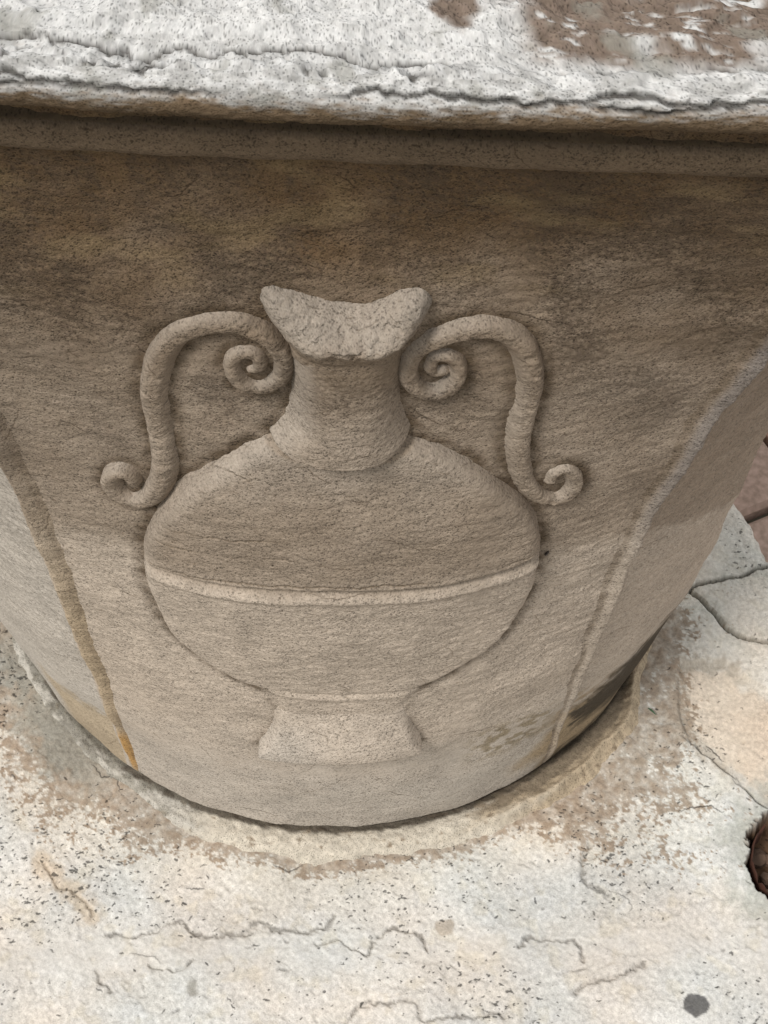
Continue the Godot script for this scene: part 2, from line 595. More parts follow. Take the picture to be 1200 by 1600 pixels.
func make_outlines() -> void:
	lip_top = smooth_line(pts([-53, 804, -50, 816, -43, 821, -29, 815, -15, 808, 6, 803, 22, 807, 36, 814, 47, 816, 53, 812, 57, 802]), false, 4)
	lip_front = smooth_line(pts([-51, 826, -43, 815, -36, 799, -26, 781, -17, 786, -6, 785, 16, 786, 35, 789, 44, 801, 54, 816, 57, 826]), false, 4)
	neck_left = smooth_line(pts([-31, 800, -33, 755, -33, 734, -34, 710, -37, 690, -45, 677, -53, 669, -62, 655]), false, 4)
	neck_right = smooth_line(pts([40, 800, 39, 760, 38, 733, 38, 701, 43, 681, 50, 666, 57, 657, 66, 646]), false, 4)
	belly_line = smooth_line(pts([-154, 490, -148, 527, -137, 557, -123, 585, -107, 611, -87, 634, -69, 653, -53, 665, -33, 671, 2, 672, 37, 665, 57, 657, 69, 650, 88, 633, 108, 609, 121, 591, 134, 572, 146, 542, 154, 500, 155, 455, 152, 419, 142, 379, 122, 345, 91, 315, 58, 299, 6, 295, -52, 297, -80, 303, -106, 320, -126, 345, -143, 376, -151, 414, -156, 452]), true, 2)
	band_line = smooth_line(pts([-165, 475, -149, 473, -117, 472, -67, 473, -18, 475, 32, 475, 82, 475, 122, 477, 151, 481, 165, 482]), false, 4)
	foot_line = smooth_line(pts([-58, 285, -58, 268, -60, 244, -69, 214, -75, 200, -71, 192, -38, 192, 6, 194, 60, 196, 72, 203, 63, 232, 56, 262, 55, 285]), true, 3)
	# handles: x, height, half width
	handle_lines = [
		[-150, 590, 3.8, -152, 599, 4.8, -158, 604, 5.7, -165, 597, 6.6, -168, 584, 7.0, -163, 570, 6.8, -152, 564, 7.7, -140, 572, 8.5, -131, 592, 9.1, -126, 616, 9.1, -125, 640, 9.1, -126, 663, 9.1, -126, 685, 9.1, -125, 710, 9.1, -122, 730, 9.1, -117, 750, 9.1, -108, 767, 9.1, -97, 778, 9.1, -82, 785, 9.1, -67, 785, 8.9, -53, 778, 8.0, -43, 766, 7.1, -38, 750, 6.8, -39, 734, 7.0, -47, 722, 7.0, -58, 719, 6.6, -68, 727, 6.6, -72, 741, 5.7, -68, 753, 5.7, -60, 756, 4.8, -54, 750, 4.8, -54, 741, 4.8, -59, 738, 3.8],
		[66, 735, 3.8, 60, 733, 3.8, 57, 740, 4.8, 60, 749, 4.8, 68, 750, 5.7, 75, 741, 5.7, 74, 725, 6.6, 64, 713, 6.6, 51, 716, 7.0, 43, 730, 7.0, 44, 748, 6.8, 52, 763, 7.7, 65, 773, 8.5, 79, 778, 8.9, 92, 778, 8.9, 104, 772, 9.1, 115, 760, 9.1, 121, 742, 9.1, 124, 723, 9.1, 125, 703, 9.1, 124, 683, 9.1, 123, 662, 9.1, 123, 640, 9.1, 126, 616, 8.9, 132, 593, 8.5, 141, 574, 8.0, 153, 563, 7.1, 164, 563, 6.8, 170, 577, 7.0, 168, 593, 6.6, 161, 602, 5.7, 153, 600, 4.8, 151, 590, 4.8],
	]
	# a coarse map of the distance to the nearest carved edge
	dirt_shade_field.resize(DF_W * DF_H)
	var tracks := []
	for hl in handle_lines:
		tracks.append(handle_track(hl))
	var task := func(j0: int, j1: int) -> Array:
		var out := PackedVector2Array()
		for j in range(j0, j1):
			for i in DF_W:
				var p := Vector2(DF_X0 + i * DF_STEP, DF_Y0 + j * DF_STEP)
				var d := absf(poly_dist(p, belly_line))
				d = minf(d, line_dist(p, neck_left))
				d = minf(d, line_dist(p, neck_right))
				d = minf(d, line_dist(p, lip_top) + 0.006)
				d = minf(d, absf(poly_dist(p, foot_line)) + (0.001 if p.y < 0.2 else 0.007))  # closest below the foot, where its contact shade is painted
				for t in tracks:
					var line: PackedVector2Array = t[0]
					var wide: PackedFloat32Array = t[1]
					for k in range(0, line.size(), 2):
						d = minf(d, absf(p.distance_to(line[k]) - wide[k]))
				out.append(Vector2(d, 0))
		return [PackedVector3Array(), PackedColorArray(), out]
	var got: PackedVector2Array = rows_in_threads(task, DF_H)[2]
	for i in got.size():
		dirt_shade_field[i] = got[i].x


func handle_track(hl: Array) -> Array:
	var line := PackedVector2Array()
	var wide := PackedVector2Array()
	for i in range(0, hl.size(), 3):
		line.append(Vector2(hl[i], hl[i + 1]) * 0.001)
		wide.append(Vector2(hl[i + 2] * 0.001, 0))
	line = smooth_line(line, false, 4)
	wide = smooth_line(wide, false, 4)
	var w := PackedFloat32Array()
	for p in wide:
		w.append(p.x)
	return [line, w]


func relief_part(called: String, parent: Node, x0: float, x1: float, y0: float, y1: float, step: float, height: Callable, flat_edge := -0.003) -> MeshInstance3D:
	# height(p) -> Vector2(height above the panel, bleaching and painted light 0..1, darkening if negative); below flat_edge nothing is built
	var w := int((x1 - x0) / step) + 1
	var n := int((y1 - y0) / step) + 1
	var task := func(j0: int, j1: int) -> Array:
		var v := PackedVector3Array()
		var c := PackedColorArray()
		var uv := PackedVector2Array()
		for j in range(j0, j1):
			var h := y0 + j * step
			for i in w:
				var x := x0 + i * step
				var got: Vector2 = height.call(Vector2(x, h))
				var d := maxf(got.x, flat_edge)
				v.append(surface_point(x, h, d + 0.8 * wear(x + 0.3, h) if d > flat_edge else d))
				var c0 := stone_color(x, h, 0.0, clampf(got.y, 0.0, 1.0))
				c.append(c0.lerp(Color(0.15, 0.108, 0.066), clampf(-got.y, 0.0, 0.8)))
				uv.append(Vector2(x, -h) / 0.6 + Vector2(0.37, 0.21))
		return [v, c, uv]
	var data := rows_in_threads(task, n)
	var keep := PackedByteArray()
	var v: PackedVector3Array = data[0]
	keep.resize(v.size())
	for i in v.size():
		var x := x0 + (i % w) * step
		var r := Vector2(v[i].x, v[i].z).length()
		keep[i] = 1 if r > radius(atan2(v[i].x, v[i].z), v[i].y) + flat_edge * 0.9 else 0
	return put(called, grid_mesh(data, w, n, false, keep), stone_mat, parent)


func make_wellhead() -> void:
	var well := Node3D.new()
	well.name = "wellhead"
	add_child(well)
	tag(well, "weathered carved stone wellhead with an amphora in relief, standing on white slabs", "wellhead")

	# ---------------- body
	var cols := PackedFloat32Array()
	var a := -1.12
	while a < 1.12:
		cols.append(a)
		a += 0.0034
	while a < TAU - 1.12:
		cols.append(a)
		a += 0.04
	cols.append(TAU - 1.12)
	var w := cols.size()
	var rows := PackedFloat32Array()
	var y := -0.02
	while y < 0.0:
		rows.append(y)
		y += 0.003
	while y < BODY_TOP + 0.03:
		rows.append(y)
		y += 0.0017
	var n := rows.size()
	var body_task := func(j0: int, j1: int) -> Array:
		var v := PackedVector3Array()
		var c := PackedColorArray()
		var uv := PackedVector2Array()
		for j in range(j0, j1):
			var h := rows[j]
			for i in w:
				var phi := cols[i]
				var r := radius(phi, h)
				var x := phi * 0.38
				var d := wear(x, h)
				# chipped lower edge with a gap under it
				var edge := 0.008 + 0.004 * noise_f.get_noise_1d(x * 22.0)
				d -= 0.007 * sstep(edge + 0.0025, edge - 0.0035, h)
				# long cracks along the bed
				var fx := sin(phi) * r
				var wp := wrapf(phi, -PI, PI)
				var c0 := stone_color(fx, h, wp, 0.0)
				if absf(wp) < 0.7:
					var grime_shade := dirt_shade_at(fx, h) * clampf(0.75 + 0.9 * noise_f.get_noise_2d(x * 45.0, h * 45.0), 0.0, 1.0)
					c0 = c0.lerp(Color(0.10, 0.07, 0.042), 0.85 * grime_shade)
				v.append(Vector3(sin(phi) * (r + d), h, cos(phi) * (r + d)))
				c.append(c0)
				uv.append(Vector2(x, -h) / 0.6)
		return [v, c, uv]
	put("body", grid_mesh(rows_in_threads(body_task, n), w, n, false), stone_mat, well)

	make_ribs(well)
	make_rim(well)
	make_collar(well)
	make_amphora(well)


func make_ribs(well: Node3D) -> void:
	for side in [-1.0, 1.0]:
		var w := 36
		var n := 520
		var task := func(j0: int, j1: int) -> Array:
			var v := PackedVector3Array()
			var c := PackedColorArray()
			var uv := PackedVector2Array()
			for j in range(j0, j1):
				var h := 0.012 + 0.925 * j / (n - 1.0)
				var mid: float = side * PH1
				if side > 0:
					mid += rib_drift(h)
				var half := lerpf(0.0050, 0.0090, sstep(0.0, 0.45, h)) + 0.0012 * noise_a.get_noise_1d(h * 30.0 + side * 9.0)
				var tall := half * 0.8 * sstep(0.0, 0.06, h)
				for i in w:
					var s := -1.75 + 3.5 * i / (w - 1.0)
					var phi := mid + s * half / 0.38
					var r := radius(phi, h)
					var x := phi * 0.38
					var d := (tall * (exp(-1.5 * s * s) - 0.02) - 0.0012 * sstep(1.2, 1.7, absf(s))) * (1.0 + 0.10 * noise_f.get_noise_2d(s * 2.0, h * 40.0 + side)) + wear(x, h)
					v.append(Vector3(sin(phi) * (r + d), h, cos(phi) * (r + d)))
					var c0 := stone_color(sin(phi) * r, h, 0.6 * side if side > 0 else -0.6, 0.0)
					if side < 0:   # ochre run down the left rib
						var run := sstep(0.62, 0.3, h) * sstep(-1.2, 0.2, s + 0.5 * noise_f.get_noise_2d(s, h * 18.0))
						c0 = c0.lerp(Color(0.47, 0.365, 0.235), 0.75 * run)
						c0 = c0.lerp(Color(0.50, 0.29, 0.095), 0.85 * sstep(0.12, 0.085, h) * sstep(0.0, 0.035, h) * sstep(-0.5, 0.3, s))
					else:          # blue-grey tone on the right rib
						c0 = c0.lerp(Color(0.25, 0.235, 0.23), 0.6 * sstep(0.40, 0.52, h) * sstep(0.5, -0.1, s) * sstep(-1.0, -0.4, s))
					if side > 0:
						c0 = c0.lerp(Color(0.40, 0.345, 0.285), 0.6 * sstep(0.6, 0.4, h))
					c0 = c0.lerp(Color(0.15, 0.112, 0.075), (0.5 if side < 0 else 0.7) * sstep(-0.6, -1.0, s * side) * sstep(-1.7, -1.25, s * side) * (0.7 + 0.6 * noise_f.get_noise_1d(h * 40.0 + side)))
					c.append(c0)
					uv.append(Vector2(x, -h) / 0.6)
			return [v, c, uv]
		put("rib", grid_mesh(rows_in_threads(task, n), w, n, false), stone_mat, well)


func make_rim(well: Node3D) -> void:
	# profile as (out from the panel, height): narrow moulding, hollow, half-round lip, flat weathered top, mouth
	var raw := pts([4, 940, 9, 946, 11, 953, 11, 960, 8, 964, 5, 969, 5, 977, 8, 987, 15, 996, 22, 1002])
	for k in range(0, 13):
		var t := deg_to_rad(lerpf(-118.0, 88.0, k / 12.0))
		raw.append(Vector2(0.037 + 0.015 * cos(t), 1.017 + 0.015 * sin(t)))
	raw.append_array(pts([27, 1029, 15, 1033, 2, 1037, -14, 1040, -26, 1039, -33, 1033, -37, 1018, -38, 990, -38, 940, -38, 860]))
	var line := smooth_line(raw, false, 12)
	# even spacing
	var prof := PackedVector2Array([line[0]])
	var gone := 0.0
	for i in range(1, line.size()):
		var l := line[i - 1].distance_to(line[i])
		gone += l
		if gone > (0.0011 if line[i].x > -0.0375 else 0.008):
			prof.append(line[i])
			gone = 0.0
	var cols := PackedFloat32Array()
	var a := -0.68
	while a < 0.68:
		cols.append(a)
		a += 0.0026
	while a < TAU - 0.68:
		cols.append(a)
		a += 0.03
	cols.append(TAU - 0.68)
	var w := cols.size()
	var split := 0
	for i in prof.size():
		if prof[i].y < 0.9645 and prof[i].x > 0.0:
			split = i
	var task := func(j0: int, j1: int) -> Array:
		var v := PackedVector3Array()
		var c := PackedColorArray()
		var uv := PackedVector2Array()
		for j in range(j0, j1):
			var p := prof[j]
			var before := prof[maxi(j - 1, 0)]
			var after := prof[mini(j + 1, prof.size() - 1)]
			var tangent := (after - before).normalized()
			var nrm := Vector2(tangent.y, -tangent.x)
			var along := j * 0.0011
			var weathered := sstep(0.020, 0.040, p.y - 1.0) if p.x > -0.0375 else 0.6   # how far the skin has split away
			if p.y < 1.0 and p.x > 0.0:
				weathered = 0.0
			for i in w:
				var phi := cols[i]
				var x := phi * 0.42
				var r0 := radius(phi, 0.94)
				var lump := noise_f.get_noise_2d(x * 16.0, along * 26.0 + 3.0)
				var ledge := noise_r.get_noise_2d(x * 13.0 + 4.0, along * 60.0)
				var small := noise_f.get_noise_2d(x * 120.0, along * 190.0)
				var flake := noise_f.get_noise_2d(x * 75.0 + 11.0, along * 330.0)
				var d := 0.0006 * small + 0.0012 * noise_a.get_noise_2d(x * 14.0, along * 30.0)
				d += weathered * (0.0070 * lump - 0.0035 * sstep(0.45, 0.85, ledge) * sstep(0.0, 0.03, p.x) + 0.0006 * small + 0.0022 * flake * sstep(0.012, 0.03, p.x) + 0.0008 * flake + 0.0012 * noise_f.get_noise_2d(x * 50.0, along * 90.0))
				var lay := 2.6 * noise_f.get_noise_2d(x * 19.0 + 60.0, along * 55.0) + 0.35 * flake
				var layer := floorf(lay) + sstep(0.35, 0.65, lay - floorf(lay))   # broken layers, each a step
				d += weathered * 0.0022 * layer
				# two ragged splits along the half-round lip, one where it meets the top
				var crack := 0.0
				var n2c := noise_f.get_noise_2d(x * 60.0 + 3.0, along * 20.0)
				for q in 4:
					var at: float = [0.0345, 0.0265, 0.0235, 0.044][q] + [0.006, 0.005, 0.0035, 0.008][q] * noise_f.get_noise_1d(x * (9.0 + 5.0 * q) + 31.0 * q) + 0.0024 * noise_f.get_noise_1d(x * 85.0 + 7.0 * q)
					var live := sstep(-0.12, 0.12, noise_a.get_noise_1d(x * 6.0 + 17.0 * q) + [0.35, 0.1, 0.0, -0.1][q])
					var off := absf((1.017 + 0.002 - p.y) * 0.0 + (p.y - 1.0) - at) if p.x > 0.029 else absf(0.032 + (0.037 - p.x) - at)
					crack = maxf(crack, live * sstep(0.0018, 0.0004, off - 0.0006 * n2c))
				if p.x < 0.01:
					crack = 0.0
				d -= 0.0026 * crack
				# nibbled mouth edge
				if p.x < -0.012 and p.y > 0.95:
					d -= sstep(-0.010, -0.026, p.x) * (0.022 * exp(-pow((x + 0.092) / 0.034, 4.0)) + 0.018 * exp(-pow((x + 0.022) / 0.010, 2.0)) + 0.004 * noise_f.get_noise_1d(x * 30.0))
				var q2 := p + nrm * d
				var r := r0 + q2.x
				v.append(Vector3(sin(phi) * r, q2.y, cos(phi) * r))
				# colour: brown where the rain does not reach, shade painted into underside and hollow, white and grey where the skin is gone
				var n2 := noise_f.get_noise_2d(x * 40.0, along * 60.0 + 9.0)
				var n1 := noise_f.get_noise_2d(x * 12.0 + 8.0, along * 20.0)
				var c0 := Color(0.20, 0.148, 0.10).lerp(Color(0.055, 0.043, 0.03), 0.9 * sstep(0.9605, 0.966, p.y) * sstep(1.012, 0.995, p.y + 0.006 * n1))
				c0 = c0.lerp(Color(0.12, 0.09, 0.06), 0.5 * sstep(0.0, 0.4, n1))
				var white := sstep(1.0150, 1.0275, p.y + 0.0045 * n2 + 0.003 * n1 + 0.007 * flake) if p.x > -0.036 else 0.0
				var pale := Color(0.63, 0.645, 0.665).lerp(Color(0.38, 0.385, 0.39), sstep(-0.15, 0.4, n2 + 0.5 * flake) * lerpf(0.15, 0.75, sstep(0.008, 0.03, p.x)))
				c0 = c0.lerp(pale, white)
				# brown iron stain on the top, to the right
				var stain := sstep(0.080, 0.105, x + 0.03 * n1) * sstep(0.030, 0.018, p.x + 0.006 * n2) * sstep(-0.5, -0.2, noise_f.get_noise_2d(x * 13.0 + 40.0, along * 22.0))
				stain *= sstep(-0.35, 0.05, 0.7 * n2 + 0.6 * flake + 0.5 * n1 + 0.25)
				stain = maxf(stain, sstep(0.016, 0.008, Vector2(x - 0.060, (p.x + 0.006) * 1.2).length() + 0.008 * n2) if p.y > 1.02 else 0.0)
				c0 = c0.lerp(Color(0.15, 0.10, 0.068), 0.88 * stain * white)
				# grey-green lichen
				var lich := sstep(0.25, 0.5, noise_f.get_noise_2d(x * 22.0 + 90.0, along * 30.0)) * white
				c0 = c0.lerp(Color(0.25, 0.25, 0.23), 0.6 * lich)
				c0 = c0.lerp(Color(0.05, 0.045, 0.04), 0.85 * crack)
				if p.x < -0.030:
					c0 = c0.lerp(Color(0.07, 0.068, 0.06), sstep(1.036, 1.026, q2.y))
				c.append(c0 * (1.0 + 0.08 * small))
				uv.append(Vector2(x, along) / 0.3 + Vector2(0.1, 0.55))
		return [v, c, uv]
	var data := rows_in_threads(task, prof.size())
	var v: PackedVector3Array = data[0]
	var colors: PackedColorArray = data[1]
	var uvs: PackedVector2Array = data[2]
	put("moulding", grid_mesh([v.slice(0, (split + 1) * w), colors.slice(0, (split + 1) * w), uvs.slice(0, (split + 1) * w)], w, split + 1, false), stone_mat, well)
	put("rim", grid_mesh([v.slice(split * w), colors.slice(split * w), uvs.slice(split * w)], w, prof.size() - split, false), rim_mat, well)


func make_collar(well: Node3D) -> void:
	# the mortar bed that shows as a ring round the foot
	var cols := PackedFloat32Array()
	var a := -1.5
	while a < 1.5:
		cols.append(a)
		a += 0.005
	while a < TAU - 1.5:
		cols.append(a)
		a += 0.05
	cols.append(TAU - 1.5)
	var w := cols.size()
	var n := 34
	var task := func(j0: int, j1: int) -> Array:
		var v := PackedVector3Array()
		var c := PackedColorArray()
		var uv := PackedVector2Array()
		for j in range(j0, j1):
			var t := j / (n - 1.0)
			for i in w:
				var phi := cols[i]
				var wp := wrapf(phi, -PI, PI)
				var x := phi * 0.38
				var outer := 0.386 + 0.004 * sstep(0.25, 0.6, wp) - 0.022 * sstep(0.85, 1.15, wp) - 0.016 * sstep(-0.3, -0.7, wp) + 0.006 * noise_f.get_noise_1d(x * 14.0)
				var r := lerpf(outer + 0.004, 0.335, t)
				var top := 0.0030 - 0.002 * sstep(-0.2, -0.6, wp) + 0.004 * sstep(-0.5, 0.1, wp) * sin(PI * clampf((outer - r) / (outer - 0.352), 0.0, 1.0))
				var h := top * sstep(0.0, 0.22, (outer - r) / (outer - 0.352)) - 0.004 * sstep(0.05, -0.1, (outer - r) / (outer - 0.352))
				h += 0.0065 * sstep(0.3, 0.6, wp) * (exp(-pow((r - outer + 0.009) / 0.005, 2.0)) - 0.35 * exp(-pow((r - outer + 0.024) / 0.008, 2.0)))
				h += 0.0018 * noise_f.get_noise_2d(x * 60.0, r * 90.0) + 0.0006 * noise_a.get_noise_2d(x * 12.0, r * 40.0)
				v.append(Vector3(sin(phi) * r, h, cos(phi) * r))
				var n1 := noise_f.get_noise_2d(x * 10.0 + 70.0, r * 40.0)
				var n2 := noise_f.get_noise_2d(x * 45.0, r * 60.0 + 8.0)
				var c0 := Color(0.60, 0.56, 0.49) * (1.0 + 0.25 * n2)
				c0 = c0.lerp(Color(0.47, 0.39, 0.29) * (1.0 + 0.3 * n2), sstep(0.3, 0.6, wp + 0.2 * n1))
				c0 = c0.lerp(Color(0.50, 0.485, 0.45), sstep(-0.3, -0.6, wp + 0.2 * n1))
				c0 = c0.lerp(Color(0.23, 0.18, 0.13), 0.85 * sstep(0.0, 0.3, n2 + 0.55 * sstep(0.15, 0.5, wp) * sstep(0.37, 0.362, r) + 0.2 * sstep(0.9, 0.2, (r - 0.352) / 0.012) - 0.32))
				c0 = c0.lerp(Color(0.20, 0.165, 0.125), 0.85 * sstep(0.3, 0.55, wp + 0.15 * n1) * sstep(outer - 0.014, outer - 0.021, r + 0.005 * n2))
				c0 = c0.lerp(Color(0.09, 0.075, 0.058), 0.9 * sstep(0.3615, 0.3570, r + 0.004 * n2))  # shade of the gap under the body, painted on the mortar
				c0 = c0.lerp(Color(0.23, 0.22, 0.19), 0.75 * sstep(-0.35, -0.65, wp + 0.25 * n1) * sstep(-0.25, 0.15, n2 + n1))
				c.append(c0)
				uv.append(Vector2(sin(phi) * r, cos(phi) * r) / 0.3)
		return [v, c, uv]
	put("mortar_collar", grid_mesh(rows_in_threads(task, n), w, n, false), mortar_mat, well)


func make_amphora(well: Node3D) -> void:
	# ---------------- belly, with the raised band round it
	var belly_height := func(p: Vector2) -> Vector2:
		var d := poly_dist(p, belly_line)
		if d < -0.006:
			return Vector2(-1, 0)
		var upper := sstep(0.36, 0.5, p.y)
		var lip := lerpf(0.0045, 0.0105, upper)
		var u := clampf(d / lerpf(0.010, 0.016, upper), -1.0, 1.0)
		var e := lip * (1.0 - (1.0 - u) * (1.0 - u)) if u > 0.0 else lip * 2.0 * u
		var dome := 0.0115 * (1.0 - pow(absf(p.x) / 0.16, 2.2)) * sstep(0.285, 0.43, p.y) * sstep(0.69, 0.54, p.y)
		var t := p.y - y_at(band_line, p.x)
		var inside := sstep(0.0, 0.006, d)
		var band := 0.0030 * exp(-pow(t / 0.0046, 2.0)) - 0.0034 * exp(-pow((t - 0.0115) / 0.0035, 2.0)) + 0.0022 * sstep(0.012, 0.02, t)
		var bleach_light := 0.35 * sstep(0.022, 0.004, d) * upper * sstep(0.02, -0.06, p.x) + 0.08 * exp(-pow(t / 0.005, 2.0)) + 0.35 * sstep(0.58, 0.66, p.y) - 0.4 * exp(-pow((t - 0.012) / 0.003, 2.0)) - 0.5 * sstep(0.007, 0.002, absf(p.y - 0.649 - 6.0 * p.x * p.x)) * sstep(0.06, 0.05, absf(p.x))  # upper-left edge painted as if lit; band groove and neck crease darkened
		# splits along the bed above the band
		for q in 3:
			var at: float = [0.0225, 0.060, 0.083][q] + 0.003 * noise_f.get_noise_1d(p.x * 30.0 + 40.0 * q) + 0.0012 * noise_f.get_noise_1d(p.x * 160.0 + 9.0 * q)
			var cut: float = sstep(0.0013, 0.0003, absf(t - at)) * sstep(0.0, 0.25, noise_a.get_noise_1d(p.x * 9.0 + 13.0 * q) + [0.5, -0.1, -0.2][q] - 2.5 * maxf(0.0, p.x))
			band -= 0.0016 * cut
			bleach_light = lerpf(bleach_light, -0.8, cut)
		return Vector2(e + (dome + band) * inside, bleach_light)
	var amphora := relief_part("amphora", well, -0.168, 0.168, 0.282, 0.686, 0.0012, belly_height, -0.005)
	amphora.set_meta("label", "amphora carved in relief on the front of the wellhead")

	# ---------------- neck: a half cylinder that flares into the shoulder
	var neck_height := func(p: Vector2) -> Vector2:
		var l := x_at(neck_left, p.y)
		var r := x_at(neck_right, p.y)
		var half := (r - l) / 2.0
		var u := (p.x - (l + r) / 2.0) / half
		var foot_y := 0.651 + 0.019 * u * u
		if absf(u) > 1.12 or p.y < foot_y - 0.006:
			return Vector2(-1, 0)
		var round_ := 0.0165 * (1.0 - pow(absf(u), 2.4)) + 0.004 * (1.0 if absf(u) < 1.0 else 0.0) * (1.0 - pow(absf(u), 6.0))
		var flare := 0.0045 * sstep(0.72, 0.655, p.y)
		var end := sstep(foot_y - 0.004, foot_y + 0.004, p.y)
		var b := 0.5 * sstep(-0.35, -0.9, u) + 0.2 * sstep(0.72, 0.68, p.y) - 0.35 * sstep(0.715, 0.755, p.y) * sstep(-0.75, -0.2, u)  # left edge painted lighter as if lit; browner under the lip
		return Vector2((round_ + flare * (1.0 - u * u)) * lerpf(0.82, 1.0, end) - 0.010 * (1.0 - end) - 0.012 * sstep(0.765, 0.775, p.y), b)
	relief_part("neck", amphora, -0.075, 0.08, 0.640, 0.778, 0.001, neck_height, -0.006)

	# ---------------- lip: the neck flares into two worn horns with a hollow top between them
	var lip_left := smooth_line(pts([-53, 830, -53, 815, -51, 803, -45, 790, -38, 777, -35, 764, -34, 750]), false, 4)
	var lip_right := smooth_line(pts([58, 830, 57, 813, 56, 802, 51, 790, 44, 777, 40, 764, 39, 750]), false, 4)
	var lip_height := func(p: Vector2) -> Vector2:
		var rag := noise_f.get_noise_2d(p.x * 42.0, p.y * 42.0 + 6.0)
		var l := x_at(lip_left, p.y) + 0.0015 * rag
		var r := x_at(lip_right, p.y) - 0.0015 * rag
		var u := (p.x - (l + r) / 2.0) / ((r - l) / 2.0)
		if absf(u) > 1.2:
			return Vector2(-1, 0)
		var top := y_at(lip_top, clampf(p.x, -0.0525, 0.0565)) + 0.0012 * rag
		var front := 0.7835 + 0.004 * noise_f.get_noise_1d(p.x * 30.0 + 5.0) + 0.010 * sstep(0.025, 0.055, absf(p.x - 0.002))
		var flared := sstep(0.758, 0.786, p.y)
		var crest := lerpf(0.0205, 0.0290, flared)
		var v := clampf((p.y - front) / maxf(top - front, 0.008), 0.0, 1.2)
		var h := crest * (1.0 - 0.68 * pow(v, 1.4))
		h -= 0.0035 * sstep(0.0, 0.6, v) * exp(-pow((p.x - 0.004) / 0.022, 2.0))
		h += (0.0022 * rag + 0.0018 * noise_f.get_noise_2d(p.x * 90.0, p.y * 90.0) - 0.002 * sstep(0.25, 0.5, noise_c.get_noise_2d(p.x * 55.0, p.y * 70.0 + 2.0))) * flared
		h *= 1.0 - pow(minf(absf(u), 1.3), lerpf(2.4, 4.0, flared))
		var e := clampf((top - p.y) / 0.007, -1.0, 1.0)
		h = h * (1.0 - (1.0 - e) * (1.0 - e)) if e > 0.0 else minf(h, 0.02 * e)
		var white := sstep(front - 0.014, front + 0.010, p.y + 0.005 * rag) * (1.0 - 0.5 * sstep(0.02, 0.05, p.x) * sstep(0.81, 0.79, p.y))
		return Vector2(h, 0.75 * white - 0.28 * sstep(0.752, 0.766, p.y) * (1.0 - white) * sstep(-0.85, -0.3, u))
	relief_part("lip", amphora, -0.068, 0.072, 0.754, 0.834, 0.0009, lip_height, -0.006)

	# ---------------- handles with scrolled ends
	for k in 2:
		var track := handle_track(handle_lines[k])
		var line: PackedVector2Array = track[0]
		var wide: PackedFloat32Array = track[1]
		var handle_height := func(p: Vector2) -> Vector2:
			var best := -1.0
			var tone := 0.0
			var worn := noise_f.get_noise_2d(p.x * 28.0 + 7.0 * k, p.y * 28.0)
			for i in line.size() - 1:
				var ab := line[i + 1] - line[i]
				var t := clampf((p - line[i]).dot(ab) / maxf(ab.length_squared(), 1e-12), 0.0, 1.0)
				var off := p - line[i] - ab * t
				var rr := lerpf(wide[i], wide[i + 1], t)
				rr *= 1.0 + 0.08 * worn
				var u := off.length_squared() / (rr * rr)
				if u < 2.2:
					var h := minf(rr * 0.95, rr * 0.3 + 0.0042) * (1.0 - u * (0.35 + 0.65 * u)) + 0.0010
					if h > best:
						best = h
						tone = 0.6 * clampf((off.y * 0.8 - off.x * 0.6) / rr, 0.0, 1.0)  # light from the upper left, painted on the handle
			if best > 0.0:
				best += 0.0007 * noise_f.get_noise_2d(p.x * 75.0, p.y * 75.0) - 0.0012 * sstep(0.3, 0.6, noise_c.get_noise_2d(p.x * 40.0 + 3.0, p.y * 40.0))
			return Vector2(best, tone)
		relief_part("handle", amphora, -0.184 if k == 0 else 0.028, -0.026 if k == 0 else 0.184, 0.545, 0.806, 0.001, handle_height, -0.0055)

	# ---------------- stem and spreading foot
	var stem_height := func(p: Vector2) -> Vector2:
		var half := lerpf(0.058, 0.070, sstep(0.27, 0.30, p.y))
		var u := absf(p.x + 0.001) / half
		if p.y < 0.246 or p.y > 0.31 or u > 1.1:
			return Vector2(-1, 0)
		var h := 0.004 * (1.0 - pow(u, 8.0)) * sstep(0.247, 0.262, p.y) + 0.0022 * exp(-pow((p.y - 0.2915 - 0.004 * u * u) / 0.005, 2.0)) * (1.0 - pow(u, 4.0))
		return Vector2(h - 0.0012, 0.0)
	relief_part("stem", amphora, -0.08, 0.08, 0.24, 0.312, 0.0012, stem_height, -0.002)
	var foot_height := func(p: Vector2) -> Vector2:
		var d := poly_dist(p, foot_line)
		if d < -0.005:
			return Vector2(-1, 0)
		var out := 0.002 + 0.016 * sstep(0.272, 0.20, p.y)
		var e := clampf(d / lerpf(0.0035, 0.009, sstep(0.198, 0.215, p.y)), -1.0, 1.0)
		var h := out * (1.0 - (1.0 - e) * (1.0 - e)) if e > 0.0 else out * 2.0 * e
		if p.y > 0.262:
			h -= 0.008 * sstep(0.262, 0.28, p.y)
		return Vector2(h, 0.2 + 0.7 * sstep(0.0, -0.05, p.x) * sstep(0.26, 0.22, p.y))  # left side painted lighter, as if lit
	relief_part("foot", amphora, -0.084, 0.08, 0.176, 0.286, 0.001, foot_height)


# ==================================================================== the slabs underfoot

